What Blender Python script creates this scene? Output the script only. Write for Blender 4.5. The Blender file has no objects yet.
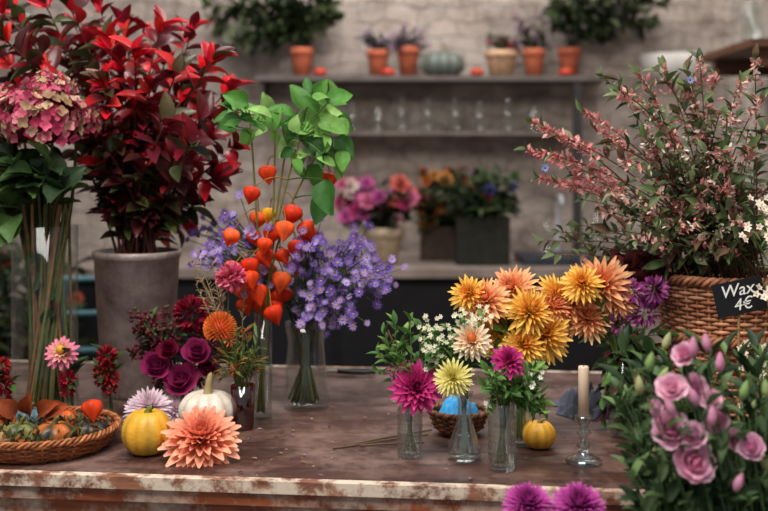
import bpy, math, random
import numpy as np
R=random.Random(11)
pi=math.pi
CAMZ=1.38; TZ=0.80; FP=1066.7
def lin(c):
    o=[]
    for x in c:
        x=x/255.0
        o.append(x/12.92 if x<=0.04045 else ((x+0.055)/1.055)**2.4)
    return np.array(o)
def P(u,v,y):   # survey point (metres) at real depth y
    return np.array([(u-384)*y/FP, y, CAMZ-(v-160)*y/FP])
def T(u,v):     # point standing on the table top
    return P(u,v,(CAMZ-TZ)*FP/(v-160))
def A(*a): return np.array(a,dtype=float)
def norm(v): return v/(np.linalg.norm(v)+1e-9)
def rv(s=1.0): return A(R.uniform(-s,s),R.uniform(-s,s),R.uniform(-s,s))
def jit(c,a=.15): return np.clip(c*(1+R.uniform(-a,a)),0,1)
def pick(l): return l[R.randrange(len(l))]

class MB:
    def __init__(s): s.V=[];s.F=[];s.C=[];s.n=0
    def add(s,V,F,C):
        C=np.asarray(C,dtype=float)
        if C.ndim==1: C=np.tile(C,(len(V),1))
        s.V.append(V); s.F.append(F+s.n); s.C.append(C); s.n+=len(V)
    def obj(s,name,mat,parent=None,origin=None,smooth=True):
        V=np.concatenate(s.V);F=np.concatenate(s.F);C=np.concatenate(s.C)
        if parent is not None: o=np.array(parent.location)
        elif origin is not None: o=np.array(origin,dtype=float)
        else: o=np.zeros(3)
        V=V-o
        me=bpy.data.meshes.new(name)
        me.vertices.add(len(V)); me.vertices.foreach_set('co',V.astype(np.float32).ravel())
        me.loops.add(len(F)*4); me.loops.foreach_set('vertex_index',F.astype(np.int32).ravel())
        me.polygons.add(len(F)); me.polygons.foreach_set('loop_start',np.arange(0,len(F)*4,4,dtype=np.int32))
        me.polygons.foreach_set('loop_total',np.full(len(F),4,dtype=np.int32))
        me.update(calc_edges=True)
        me.polygons.foreach_set('use_smooth',np.full(len(F),smooth))
        at=me.color_attributes.new('Col','FLOAT_COLOR','POINT')
        at.data.foreach_set('color',np.concatenate([C,np.ones((len(C),1))],1).astype(np.float32).ravel())
        me.materials.append(mat)
        ob=bpy.data.objects.new(name,me); bpy.context.scene.collection.objects.link(ob)
        if parent is not None: ob.parent=parent
        else: ob.location=o
        return ob
def empty(name,loc):
    e=bpy.data.objects.new(name,None); e.empty_display_size=.05
    e.location=[float(x) for x in loc]
    bpy.context.scene.collection.objects.link(e); return e
_g={}
def gridF(n,m,wrap=False):
    k=(n,m,wrap)
    if k not in _g:
        f=[]
        for i in range(n-1):
            for j in range(m if wrap else m-1):
                j2=(j+1)%m
                f.append((i*m+j,i*m+j2,(i+1)*m+j2,(i+1)*m+j))
        _g[k]=np.array(f,dtype=int)
    return _g[k]
def tube(mb,pts,r0,r1,c0,c1=None,sides=5):
    pts=np.array(pts,dtype=float); n=len(pts)
    if c1 is None: c1=c0
    tg=np.gradient(pts,axis=0); tg/= (np.linalg.norm(tg,axis=1)[:,None]+1e-9)
    ref=A(0,0,1) if abs(norm(pts[-1]-pts[0]) @ A(0,0,1))<.8 else A(1,.13,0)
    x=np.cross(tg,ref); x/=(np.linalg.norm(x,axis=1)[:,None]+1e-9); y=np.cross(tg,x)
    th=np.arange(sides)*2*pi/sides
    r=np.linspace(r0,r1,n)[:,None,None]
    V=pts[:,None,:]+r*(np.cos(th)[None,:,None]*x[:,None,:]+np.sin(th)[None,:,None]*y[:,None,:])
    t=np.repeat(np.linspace(0,1,n),sides)[:,None]
    mb.add(V.reshape(-1,3),gridF(n,sides,True),c0*(1-t)+c1*t)
def bez(p0,p1,p2,n=8):
    t=np.linspace(0,1,n)[:,None]
    return (1-t)**2*p0+2*t*(1-t)*p1+t*t*p2
def basis(ax):
    ax=norm(ax); r=A(0,0,1) if abs(ax[2])<.9 else A(1,0,0)
    x=norm(np.cross(r,ax)); return x,np.cross(ax,x),ax
def lathe(mb,prof,c,col,seg=24,ax=(0,0,1),mod=None,cf=None):
    x,y,z=basis(A(*ax)) if tuple(ax)!=(0,0,1) else (A(1,0,0),A(0,1,0),A(0,0,1))
    pr=np.array(prof,dtype=float); n=len(pr)
    th=np.arange(seg)*2*pi/seg
    r=np.maximum(pr[:,0],1e-4)[:,None]*np.ones(seg)[None,:]
    if mod is not None: r=r*mod(th)[None,:]
    h=pr[:,1][:,None]*np.ones(seg)[None,:]
    V=np.array(c)+r[...,None]*(np.cos(th)[None,:,None]*x+np.sin(th)[None,:,None]*y)+h[...,None]*z
    V=V.reshape(-1,3)
    C=col if cf is None else cf(np.tile(th,n),np.repeat(np.linspace(0,1,n),seg))
    mb.add(V,gridF(n,seg,True),C)
def ball(mb,c,r,col,seg=8,n=6,sq=1.0,ax=(0,0,1)):
    f=np.linspace(-pi/2,pi/2,n)
    lathe(mb,[(r*math.cos(a),r*sq*math.sin(a)) for a in f],c,col,seg,ax)
def box(mb,a,b,col=A(.5,.5,.5),rot=0,piv=(0,0)):
    x0,y0,z0=a;x1,y1,z1=b
    V=np.array([(x0,y0,z0),(x1,y0,z0),(x1,y1,z0),(x0,y1,z0),(x0,y0,z1),(x1,y0,z1),(x1,y1,z1),(x0,y1,z1)],dtype=float)
    F=np.array([(0,3,2,1),(4,5,6,7),(0,1,5,4),(1,2,6,5),(2,3,7,6),(3,0,4,7)])
    if rot:
        cs,sn=math.cos(rot),math.sin(rot); X=V[:,0]-piv[0];Y=V[:,1]-piv[1]
        V[:,0]=piv[0]+cs*X-sn*Y;V[:,1]=piv[1]+sn*X+cs*Y
    mb.add(V,F,col)
_t={}
def tm(w=.35,p=1.0,q=.8,curl=.3,cup=.15,nv=5,nu=3,ruf=0.0,base=.12):
    k=(w,p,q,curl,cup,nv,nu,ruf,base)
    if k in _t: return _t[k]
    t=np.linspace(0,1,nv); s=np.linspace(-1,1,nu)
    pr=np.sin(pi*np.clip(t,.001,.975)**p)**q; pr[0]=max(pr[0],base)
    ph=curl*t; st=1/(nv-1)
    yy=np.concatenate([[0],np.cumsum(np.cos((ph[1:]+ph[:-1])/2)*st)])
    zz=np.concatenate([[0],np.cumsum(np.sin((ph[1:]+ph[:-1])/2)*st)])
    V=np.zeros((nv,nu,3))
    V[:,:,0]=pr[:,None]*s[None,:]*w/2
    V[:,:,1]=yy[:,None]; V[:,:,2]=zz[:,None]+cup*w*pr[:,None]*np.abs(s[None,:])**1.5
    if ruf: V[:,:,2]+=ruf*np.sin(s[None,:]*5+t[:,None]*9)*t[:,None]
    _t[k]=(V.reshape(-1,3),gridF(nv,nu),np.repeat(t,nu)[:,None]); return _t[k]
def petal(mb,pos,d,up,t,sc,c0,c1):
    V,F,tt=t
    y=norm(d); x=np.cross(y,up); nx=np.linalg.norm(x)
    if nx<1e-4: x=np.cross(y,up+A(.3,.2,.1))
    x=norm(x); z=np.cross(x,y)
    mb.add((V*sc)@np.stack([x,y,z])+pos,F,c0*(1-tt)+c1*tt)
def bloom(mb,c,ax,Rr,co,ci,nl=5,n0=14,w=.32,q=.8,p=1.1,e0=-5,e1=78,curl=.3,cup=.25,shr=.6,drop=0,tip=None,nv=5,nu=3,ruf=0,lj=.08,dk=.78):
    x,y,z=basis(ax); c=np.array(c)
    tp=tm(w,p,q,curl,cup,nv,nu,ruf)
    for l in range(nl):
        f=l/max(nl-1,1); e=math.radians(e0+(e1-e0)*f)
        n=max(4,int(n0*(1-.45*f))); L=Rr*(1-shr*f); b=c+z*Rr*(.14*f-drop)
        col=co*(1-f)+ci*f
        for k in range(n):
            th=2*pi*(k+.5*(l%2)+R.uniform(-.15,.15))/n
            ee=e+R.uniform(-.1,.1)
            rad=x*math.cos(th)+y*math.sin(th)
            d=rad*math.cos(ee)+z*math.sin(ee); up=z*math.cos(ee)-rad*math.sin(ee)
            cj=jit(col,.12); ct=cj if tip is None else jit(tip*(1-f*.6)+col*f*.6,.1)
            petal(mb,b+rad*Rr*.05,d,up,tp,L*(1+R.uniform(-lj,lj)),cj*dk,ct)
def rose(mb,c,ax,Rr,co,ci):
    bloom(mb,c,ax,Rr*1.1,co,ci,nl=5,n0=6,w=.95,q=.5,p=1.2,e0=12,e1=82,curl=.8,cup=.12,shr=.45,drop=.35)
def daisy(mb,c,ax,Rr,col,cc,n=12,w=.3):
    x,y,z=basis(ax); tp=tm(w,1.2,.7,.1,.1,3,3)
    for k in range(n):
        th=2*pi*(k+R.uniform(-.2,.2))/n; rad=x*math.cos(th)+y*math.sin(th)
        petal(mb,c,rad+z*.25,z,tp,Rr,jit(col),jit(col))
    ball(mb,np.array(c)+z*Rr*.1,Rr*.24,cc,6,4,.6,tuple(ax))
def pomp(mb,c,Rr,cols,n=60,w=.5,ln=.5,up_only=False):
    tp=tm(w,1.1,.7,.2,.2,3,3)
    for k in range(n):
        zz=1-2*(k+.5)/n
        if up_only: zz=1-1.25*(k+.5)/n
        th=k*2.39996; r=math.sqrt(max(0,1-zz*zz)); d=A(r*math.cos(th),r*math.sin(th),zz)+rv(.25)
        cc=pick(cols)
        petal(mb,np.array(c)+norm(d)*Rr*(1-ln),d+rv(.3),rv(1)+A(0,0,.01),tp,Rr*ln*1.2,jit(cc)*.75,jit(cc))
def hydrangea(mb,c,Rr,cols,n=300):
    tp=tm(.95,1.1,.5,.25,.1,4,3); c=np.array(c)
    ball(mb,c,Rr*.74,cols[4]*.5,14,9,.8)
    for k in range(n):
        zz=1-1.5*(k+.5)/n; th=k*2.39996; r=math.sqrt(max(0,1-zz*zz))
        lump=1+.09*math.sin(th*3+zz*5)+.05*math.sin(zz*9+th*2)
        d=norm(A(r*math.cos(th),r*math.sin(th),zz)+rv(.16)); pos=c+d*Rr*A(1,1,.8)*R.uniform(.84,1.08)*lump
        x,y,z=basis(norm(d+rv(.5))); a=R.uniform(0,2); cc=pick(cols)
        for j in range(4):
            rad=x*math.cos(a+j*pi/2)+y*math.sin(a+j*pi/2)
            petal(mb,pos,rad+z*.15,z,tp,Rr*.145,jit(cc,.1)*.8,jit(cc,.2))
LEAF=tm(.42,.85,.9,-.35,.35,6,3)
LEAFB=tm(.68,.75,.75,-.4,.3,6,5,.02)
LEAFR=tm(.72,.75,.7,-.6,.28,8,5,.05)
LEAFN=tm(.16,.9,.8,-.4,.3,5,3)
LEAFS=tm(.5,.9,.7,-.2,.3,4,3)
LEAFP=tm(.36,.9,.85,-.3,.4,6,3)
LEAFQ=tm(.48,.95,.75,-.45,.35,7,3)
def leafy(mb,pts,n,size,t,cols,start=.2,spr=1.1,tipcols=None,tips=0):
    pts=np.array(pts); m=len(pts)
    for k in range(n):
        f=start+(1-start)*(k+R.random()*.6)/n; f=min(f,.999)*(m-1); i=int(f)
        i=min(i,m-2); pos=pts[i]*(1-(f-i))+pts[i+1]*(f-i); tg=norm(pts[i+1]-pts[i])
        s=rv(1); s=norm(s-tg*(s@tg)); d=norm(tg*.7+s*spr)
        up=norm(A(0,-.25,1)+rv(.5)); c=jit(pick(cols),.25)
        petal(mb,pos,d,up,t,size*R.uniform(.65,1.15),c*.75,c)
    for k in range(tips):
        tg=norm(pts[-1]-pts[-2]); s=rv(1); s=norm(s-tg*(s@tg)); c=jit(pick(tipcols or cols),.25)
        petal(mb,pts[-1],norm(tg+s*R.uniform(.2,.9)),norm(s*-1+A(0,-.2,.3)),t,size*R.uniform(.7,1.15),c*.8,c)
def stemto(mb,base,mz,mr,head,col,r=.0025,n=8,dark=.7):
    b=np.array(base,dtype=float); h=np.array(head,dtype=float)
    d=h-b; d[2]=0; dd=norm(d) if np.linalg.norm(d)>1e-3 else A(0,0,0)
    s=b-dd*mr*.4+A(R.uniform(-.3,.3)*mr,R.uniform(-.3,.3)*mr,.012)
    m=A(b[0],b[1],mz)+dd*mr*min(.7,np.linalg.norm(d)/max(mr,1e-3))*R.uniform(.4,1)
    up=m+norm(m-s)*np.linalg.norm(h-m)*.5
    pts=np.concatenate([bez(s,(s+m)/2,m,4)[:-1],bez(m,up,h,n)])
    tube(mb,pts,r,r*.7,col*dark,col,5); return pts
def lantern(mb,top,s,col,tilt=None):
    ax=A(R.uniform(-.35,.35),R.uniform(-.3,.3),-1) if tilt is None else tilt
    pr=[(.08,-.02),(.5,.03),(.86,.2),(1.0,.5),(.95,.85),(.72,1.2),(.4,1.55),(.15,1.85),(.01,2.05)]
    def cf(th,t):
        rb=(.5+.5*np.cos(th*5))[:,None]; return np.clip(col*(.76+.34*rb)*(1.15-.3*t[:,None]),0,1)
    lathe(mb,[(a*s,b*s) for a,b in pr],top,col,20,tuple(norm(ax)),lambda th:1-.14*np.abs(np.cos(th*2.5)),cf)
def pumpkin(mb,base,r,h,cf,ribs=10,dep=.12,seg=60,stem=None,stemh=.02):
    n=18; pr=[]
    for i in range(n):
        a=-pi/2+pi*i/(n-1); rr=math.cos(a)**.85 if math.cos(a)>0 else 0
        z=h/2+h/2*math.sin(a)
        z-= (h*.14)*math.exp(-(rr/.3)**2)*(1 if a>0 else -1)
        pr.append((r*rr,z))
    zmin=min(z for _,z in pr); pr=[(a,b-zmin) for a,b in pr]
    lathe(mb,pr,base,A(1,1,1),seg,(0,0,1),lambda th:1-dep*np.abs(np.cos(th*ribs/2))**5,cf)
    if stem is not None:
        b=np.array(base)+A(0,0,h*.84)
        tube(mb,[b,b+A(.003,0,stemh*.5),b+A(.008,-.003,stemh),b+A(.012,-.004,stemh*1.05)],r*.16,r*.08,stem*.8,stem,7)

# ---------------- materials
def newmat(n):
    m=bpy.data.materials.new(n); m.use_nodes=True; nt=m.node_tree; nt.nodes.clear()
    o=nt.nodes.new('ShaderNodeOutputMaterial'); return m,nt,o
def L(nt,a,b): nt.links.new(a,b)
def nd(nt,t,**k):
    x=nt.nodes.new(t)
    for a,b in k.items():
        if a in x.inputs: x.inputs[a].default_value=b
        else: setattr(x,a,b)
    return x
def vcmat(name,rough=.55,trans=0.0,spec=.35,nscale=60,var=.25,bump=0.0,metal=0,bscale=None,sat=1.0,val=1.0):
    m,nt,o=newmat(name)
    at=nd(nt,'ShaderNodeAttribute'); at.attribute_name='Col'
    hs=nd(nt,'ShaderNodeHueSaturation',Saturation=sat,Value=val); L(nt,at.outputs['Color'],hs.inputs['Color'])
    tc=nd(nt,'ShaderNodeTexCoord'); no=nd(nt,'ShaderNodeTexNoise',Scale=nscale,Detail=4.0)
    L(nt,tc.outputs['Object'],no.inputs['Vector'])
    mr=nd(nt,'ShaderNodeMapRange'); mr.inputs['To Min'].default_value=1-var; mr.inputs['To Max'].default_value=1+var
    mr.inputs['From Min'].default_value=.3; mr.inputs['From Max'].default_value=.7
    L(nt,no.outputs['Fac'],mr.inputs['Value'])
    vm=nd(nt,'ShaderNodeVectorMath',operation='SCALE'); L(nt,hs.outputs['Color'],vm.inputs[0]); L(nt,mr.outputs['Result'],vm.inputs['Scale'])
    p=nd(nt,'ShaderNodeBsdfPrincipled',Roughness=rough,Metallic=metal); p.inputs['Specular IOR Level'].default_value=spec
    L(nt,vm.outputs[0],p.inputs['Base Color'])
    if bump:
        b=nd(nt,'ShaderNodeBump',Strength=bump,Distance=.004); n2=nd(nt,'ShaderNodeTexNoise',Scale=bscale or nscale*3,Detail=5.0)
        L(nt,tc.outputs['Object'],n2.inputs['Vector']); L(nt,n2.outputs['Fac'],b.inputs['Height']); L(nt,b.outputs[0],p.inputs['Normal'])
    if trans:
        t=nd(nt,'ShaderNodeBsdfTranslucent'); L(nt,vm.outputs[0],t.inputs['Color'])
        mx=nd(nt,'ShaderNodeMixShader',Fac=trans); L(nt,p.outputs[0],mx.inputs[1]); L(nt,t.outputs[0],mx.inputs[2]); L(nt,mx.outputs[0],o.inputs[0])
    else: L(nt,p.outputs[0],o.inputs[0])
    return m
PL=vcmat('petal_and_leaf',.5,.28,.25,70,.18,sat=1.0,val=1.06)
GLOSSLEAF=vcmat('glossy_leaf',.33,.18,.45,50,.25,sat=1.02,val=1.08)
SKIN=vcmat('gourd_skin',.42,0,.4,45,.14,.25,0,160)
CLAY=vcmat('terracotta',.8,0,.2,30,.25,.3)
WICK=vcmat('wicker',.55,0,.35,80,.35,.3)
PAINT=vcmat('painted_surface',.6,0,.3,12,.15,.1)
CLOTH=vcmat('cloth',.85,0,.1,60,.15,.4)
WAX=vcmat('candle_wax',.4,.15,.4,20,.04)
DARKM=vcmat('dark_metal',.45,0,.4,20,.3)
STONE=vcmat('counter_stone',.45,0,.4,9,.25,.1)
def mat_zinc():
    m,nt,o=newmat('weathered_zinc'); tc=nd(nt,'ShaderNodeTexCoord'); n=nd(nt,'ShaderNodeTexNoise',Scale=12.0,Detail=8.0,Roughness=.75)
    L(nt,tc.outputs['Object'],n.inputs['Vector']); r=nd(nt,'ShaderNodeValToRGB')
    r.color_ramp.elements[0].position=.32; r.color_ramp.elements[0].color=(*lin((104,88,86)),1)
    r.color_ramp.elements[1].position=.68; r.color_ramp.elements[1].color=(*lin((190,172,164)),1)
    L(nt,n.outputs['Fac'],r.inputs[0]); p=nd(nt,'ShaderNodeBsdfPrincipled',Metallic=.2,Roughness=.5); L(nt,r.outputs[0],p.inputs['Base Color'])
    b=nd(nt,'ShaderNodeBump',Strength=.25,Distance=.004); L(nt,n.outputs['Fac'],b.inputs['Height']); L(nt,b.outputs[0],p.inputs['Normal']); L(nt,p.outputs[0],o.inputs[0]); return m
ZINC=mat_zinc()
def mat_glass(name,tint,g=.5,base=.07,gc=(.9,.93,.93,1)):
    m,nt,o=newmat(name); lw=nd(nt,'ShaderNodeLayerWeight',Blend=.35)
    pw=nd(nt,'ShaderNodeMath',operation='POWER'); pw.inputs[1].default_value=1.6; L(nt,lw.outputs['Facing'],pw.inputs[0])
    ma=nd(nt,'ShaderNodeMath',operation='MULTIPLY_ADD'); ma.inputs[1].default_value=g; ma.inputs[2].default_value=base; L(nt,pw.outputs[0],ma.inputs[0])
    t=nd(nt,'ShaderNodeBsdfTransparent'); t.inputs[0].default_value=(*tint,1)
    gl=nd(nt,'ShaderNodeBsdfGlossy',Roughness=.06); gl.inputs[0].default_value=gc
    mx=nd(nt,'ShaderNodeMixShader'); L(nt,ma.outputs[0],mx.inputs[0]); L(nt,t.outputs[0],mx.inputs[1]); L(nt,gl.outputs[0],mx.inputs[2]); L(nt,mx.outputs[0],o.inputs[0]); return m
GLASS=mat_glass('clear_glass',(.94,.96,.95),.4,.05); THING=mat_glass('thin_vase_glass',(.95,.97,.96),.5,.03); RIBG=mat_glass('ribbed_glass',(.93,.96,.95),.75,.12); REDG=mat_glass('red_glass',(.6,.05,.06),.4,.1)
def mat_wall(name,ca,cb,cm,mort=.022,scale=3.2,dk=(.42,.38,.36),mul=.9):
    m,nt,o=newmat(name); tc=nd(nt,'ShaderNodeTexCoord'); mp=nd(nt,'ShaderNodeMapping')
    L(nt,tc.outputs['Object'],mp.inputs[0])
    sx=nd(nt,'ShaderNodeSeparateXYZ'); L(nt,mp.outputs[0],sx.inputs[0]); ad=nd(nt,'ShaderNodeMath',operation='ADD'); L(nt,sx.outputs['X'],ad.inputs[0]); L(nt,sx.outputs['Y'],ad.inputs[1])
    cx=nd(nt,'ShaderNodeCombineXYZ'); L(nt,ad.outputs[0],cx.inputs['X']); L(nt,sx.outputs['Z'],cx.inputs['Y'])
    nn=nd(nt,'ShaderNodeTexNoise',Scale=5.0,Detail=4.0); L(nt,tc.outputs['Object'],nn.inputs['Vector'])
    va=nd(nt,'ShaderNodeVectorMath',operation='MULTIPLY_ADD'); va.inputs[1].default_value=(.18,.18,.0); L(nt,nn.outputs['Color'],va.inputs[0]); L(nt,cx.outputs[0],va.inputs[2])
    br=nd(nt,'ShaderNodeTexBrick',Scale=scale); br.inputs['Mortar Size'].default_value=mort; br.inputs['Mortar Smooth'].default_value=.9
    br.inputs['Color1'].default_value=(*lin(ca),1); br.inputs['Color2'].default_value=(*lin(cb),1); br.inputs['Mortar'].default_value=(*lin(cm),1)
    L(nt,va.outputs[0],br.inputs['Vector'])
    n=nd(nt,'ShaderNodeTexNoise',Scale=3.2,Detail=10.0,Roughness=.75); L(nt,tc.outputs['Object'],n.inputs['Vector'])
    r=nd(nt,'ShaderNodeValToRGB'); r.color_ramp.elements[0].position=.36; r.color_ramp.elements[0].color=(*dk,1); r.color_ramp.elements[1].position=.58; r.color_ramp.elements[1].color=(1,1,1,1)
    L(nt,n.outputs['Fac'],r.inputs[0]); mx=nd(nt,'ShaderNodeMixRGB',blend_type='MULTIPLY',Fac=mul); L(nt,br.outputs['Color'],mx.inputs[1]); L(nt,r.outputs[0],mx.inputs[2])
    p=nd(nt,'ShaderNodeBsdfPrincipled',Roughness=.85); L(nt,mx.outputs[0],p.inputs['Base Color'])
    b=nd(nt,'ShaderNodeBump',Strength=.7,Distance=.025); m2=nd(nt,'ShaderNodeMath',operation='MULTIPLY_ADD'); m2.inputs[1].default_value=-.4
    L(nt,br.outputs['Fac'],m2.inputs[0]); L(nt,n.outputs['Fac'],m2.inputs[2]); L(nt,m2.outputs[0],b.inputs['Height']); L(nt,b.outputs[0],p.inputs['Normal']); L(nt,p.outputs[0],o.inputs[0]); return m
WALL=mat_wall('old_painted_brick',(182,168,158),(168,156,148),(154,142,134)); WALLR=mat_wall('whitewashed_brick',(208,198,188),(194,184,174),(170,160,150))
def mat_wood(name,c0,c1,c2,rough=.35,sx=1.2,sy=14,thr=.66,soft=.12,n2s=7.0):
    m,nt,o=newmat(name); tc=nd(nt,'ShaderNodeTexCoord'); mp=nd(nt,'ShaderNodeMapping'); mp.inputs['Scale'].default_value=(sx,sy,sy)
    L(nt,tc.outputs['Object'],mp.inputs[0]); n=nd(nt,'ShaderNodeTexNoise',Scale=2.5,Detail=9.0,Roughness=.65); L(nt,mp.outputs[0],n.inputs['Vector'])
    r=nd(nt,'ShaderNodeValToRGB'); e=r.color_ramp.elements; e[0].position=.36; e[0].color=(*lin(c0),1); e[1].position=.58; e[1].color=(*lin(c1),1)
    L(nt,n.outputs['Fac'],r.inputs[0])
    n2=nd(nt,'ShaderNodeTexNoise',Scale=n2s,Detail=10.0,Roughness=.75); L(nt,tc.outputs['Object'],n2.inputs['Vector'])
    r2=nd(nt,'ShaderNodeValToRGB'); r2.color_ramp.elements[0].position=thr-soft; r2.color_ramp.elements[0].color=(0,0,0,1); r2.color_ramp.elements[1].position=thr+.04; r2.color_ramp.elements[1].color=(1,1,1,1)
    L(nt,n2.outputs['Fac'],r2.inputs[0]); mx=nd(nt,'ShaderNodeMixRGB'); L(nt,r2.outputs[0],mx.inputs[0]); L(nt,r.outputs[0],mx.inputs[1]); mx.inputs[2].default_value=(*lin(c2),1)
    p=nd(nt,'ShaderNodeBsdfPrincipled'); L(nt,mx.outputs[0],p.inputs['Base Color'])
    rr=nd(nt,'ShaderNodeMapRange'); rr.inputs['To Min'].default_value=rough-.15; rr.inputs['To Max'].default_value=rough+.35; rr.inputs['From Min'].default_value=.25; rr.inputs['From Max'].default_value=.75; L(nt,n2.outputs['Fac'],rr.inputs['Value']); L(nt,rr.outputs[0],p.inputs['Roughness'])
    b=nd(nt,'ShaderNodeBump',Strength=.35,Distance=.003); L(nt,n.outputs['Fac'],b.inputs['Height']); L(nt,b.outputs[0],p.inputs['Normal']); L(nt,p.outputs[0],o.inputs[0]); return m
TOPW=mat_wood('worn_table_wood',(40,24,22),(80,50,42),(132,104,94),.36,1.2,16,.62,.16,5.0)
APRON=mat_wood('orange_wood_flaking_paint',(98,44,20),(160,84,46),(206,188,170),.5,2,10,.58)
TRIMW=mat_wood('scuffed_edge_paint',(84,42,30),(150,100,76),(214,196,176),.45,3,22,.5,.06,14.0)
BROWN=mat_wood('brown_shelf_wood',(60,36,24),(110,70,46),(130,100,80),.5)
FLOORM=mat_wall('stone_floor_tiles',(110,104,98),(96,90,86),(60,56,54))

# ---------------- room
mb=MB(); box(mb,(-3.4,5.6,0),(1.8,5.75,3.3)); mb.obj('wall_back',WALL,smooth=False)
mb=MB(); box(mb,(1.8,-1.2,0),(1.95,5.75,3.3)); mb.obj('wall_right',WALLR,smooth=False)
mb=MB(); box(mb,(-3.55,-1.2,0),(-3.4,5.75,3.3)); mb.obj('wall_left',WALL,smooth=False)
mb=MB(); box(mb,(-3.55,-1.2,-.1),(1.95,5.75,0)); mb.obj('floor',FLOORM,smooth=False)
mb=MB(); box(mb,(-3.4,5.57,0),(1.8,5.6,.12),lin((110,100,95))); mb.obj('baseboard_back',PAINT,smooth=False)

# ---------------- table
ang=-.1017
tb=empty('wooden_work_table',(0,1.91,0))
def tbox(mb,a,b): box(mb,(a[0],1.91+a[1],a[2]),(b[0],1.91+b[1],b[2]),A(.5,.5,.5),ang,(0,1.91))
mb=MB()
for k in range(5):
    tbox(mb,(-1.6,.02+k*.206,.775),(1.0,.02+k*.206+.2045,.80))
mb.obj('top_planks',TOPW,tb,smooth=False)
mb=MB(); tbox(mb,(-1.6,-.005,.777),(1.0,.0185,.7995)); tbox(mb,(-1.6,1.0505,.777),(1.0,1.07,.7995)); mb.obj('edge_trim',TRIMW,tb,smooth=False)
mb=MB(); tbox(mb,(-1.57,.02,.55),(.97,.045,.774)); tbox(mb,(-1.57,1.02,.55),(.97,1.045,.774)); tbox(mb,(-1.57,.05,.55),(-1.54,1.015,.774)); tbox(mb,(.94,.05,.55),(.97,1.015,.774)); tbox(mb,(-1.58,.003,.752),(.98,.02,.774)); mb.obj('apron',APRON,tb,smooth=False)
mb=MB()
for x in (-1.52,.86):
    for y in (.05,.95): tbox(mb,(x,y,0),(x+.075,y+.07,.56))
mb.obj('legs',APRON,tb,smooth=False)

# ---------------- back counter & shelves
cu=empty('back_counter',(-.2,5.0,0))
mb=MB(); box(mb,(-1.5,4.7,.86),(1.02,5.57,.90),lin((136,122,114))); mb.obj('countertop',STONE,cu,smooth=False)
mb=MB(); box(mb,(-1.45,4.78,0),(1.0,5.56,.859),lin((14,14,18)))
for x in (-1.4,-.8,-.2,.4): box(mb,(x+.01,4.765,.08),(x+.57,4.7795,.83),lin((18,18,24)))
mb.obj('cabinet',DARKM,cu,smooth=False)
mb=MB(); box(mb,(.63,4.82,.901),(1.0,5.2,.935),lin((40,44,56))); mb.obj('sink_rim',DARKM,cu,smooth=False)
sh=empty('wall_shelf',(.2,5.5,1.78))
mb=MB(); box(mb,(-.64,5.3,1.775),(1.12,5.595,1.80),lin((92,82,78)))
box(mb,(-.42,5.34,1.505),(.98,5.595,1.52),lin((110,98,92)))
mb.obj('boards',STONE,sh,smooth=False)
mb=MB(); box(mb,(.945,5.31,.901),(.985,5.35,1.774),lin((46,42,44))); box(mb,(-.62,5.33,1.62),(-.60,5.595,1.774),lin((60,54,52)))
box(mb,(-.40,5.56,1.3),(-.385,5.595,1.504),lin((60,54,52)))
mb.obj('post_and_brackets',DARKM,sh,smooth=False)

TERR=lin((184,100,72)); TERR2=lin((166,88,64))
def pot(mb,b,r,h,c):
    pr=[(.0,0),(r*.7,0),(r*.92,h*.72),(r*.93,h*.73),(r*1.05,h*.74),(r*1.06,h),(r*.93,h),(r*.9,h*.85),(.001,h*.84)]
    lathe(mb,pr,b,c,24)
GD=[lin((38,52,30)),lin((52,66,36)),lin((30,42,28)),lin((66,76,44))]
def shelfpot(name,u,wpx,hpx,col,y=5.43,zt=1.801):
    x=(u-384)*y/FP; k=y/FP; b=A(x,y,zt); e=empty(name,b); m=MB(); pot(m,b,wpx*k/2/1.05,hpx*k,col); m.obj('pot',CLAY,e); return e,b,hpx*k
GV=GD+[lin((70,82,52)),lin((90,96,70))]
e,b,h=shelfpot('potted_trailing_ivy',302,23,29,TERR)
m=MB(); top=b+A(0,0,h*.9)
for (u,v) in [(215,5),(225,30),(240,12),(250,40),(262,22),(275,5),(285,25),(300,10),(315,22),(325,5),(232,45),(305,35),(270,45),(290,-5),(250,0),(218,18),(330,15),(296,30)]:
    q=P(u,v,5.4+R.uniform(-.1,.12)); pts=bez(top,top*.5+q*.5+A(0,0,.14),q,8); tube(m,pts,.004,.002,GD[0]); leafy(m,pts,24,.09,LEAFQ,GV,.25,1.2,None,4)
m.obj('foliage',PL,e)
def smallplant(e,b,h,cols,fl,hh=.1,n=14):
    m=MB(); top=b+A(0,0,h*.85)
    for k in range(n):
        q=top+A(R.uniform(-.1,.1),R.uniform(-.08,.05),R.uniform(.03,hh)); pts=bez(top,(top+q)/2+A(0,0,.02),q,5); tube(m,pts,.003,.002,GD[1],sides=4)
        leafy(m,pts,5,.045,LEAF,cols,.3,1.2)
        if fl and R.random()<.7: pomp(m,q,.022,fl,14)
    m.obj('foliage',PL,e)
e,b,h=shelfpot('potted_violet_plant',378,23,27,TERR); smallplant(e,b,h,GD+[lin((120,90,130))],[lin((150,110,170))],.13,16)
e,b,h=shelfpot('potted_violet_plant',408,23,30,TERR2); smallplant(e,b,h,GD+[lin((150,110,150))],[lin((150,100,150)),lin((200,160,190))],.11,16)
e,b,h=shelfpot('potted_red_begonia',501,33,26,lin((194,156,124))); smallplant(e,b,h,[lin((120,40,40))]+GD,[lin((200,50,50)),lin((150,60,110))],.1,16)
e,b,h=shelfpot('potted_purple_heather',534,23,28,TERR); smallplant(e,b,h,GD,[lin((160,110,160))],.2,18)
e,b,h=shelfpot('potted_trailing_ivy',569,23,29,TERR2)
m=MB(); top=b+A(0,0,h*.9)
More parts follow.
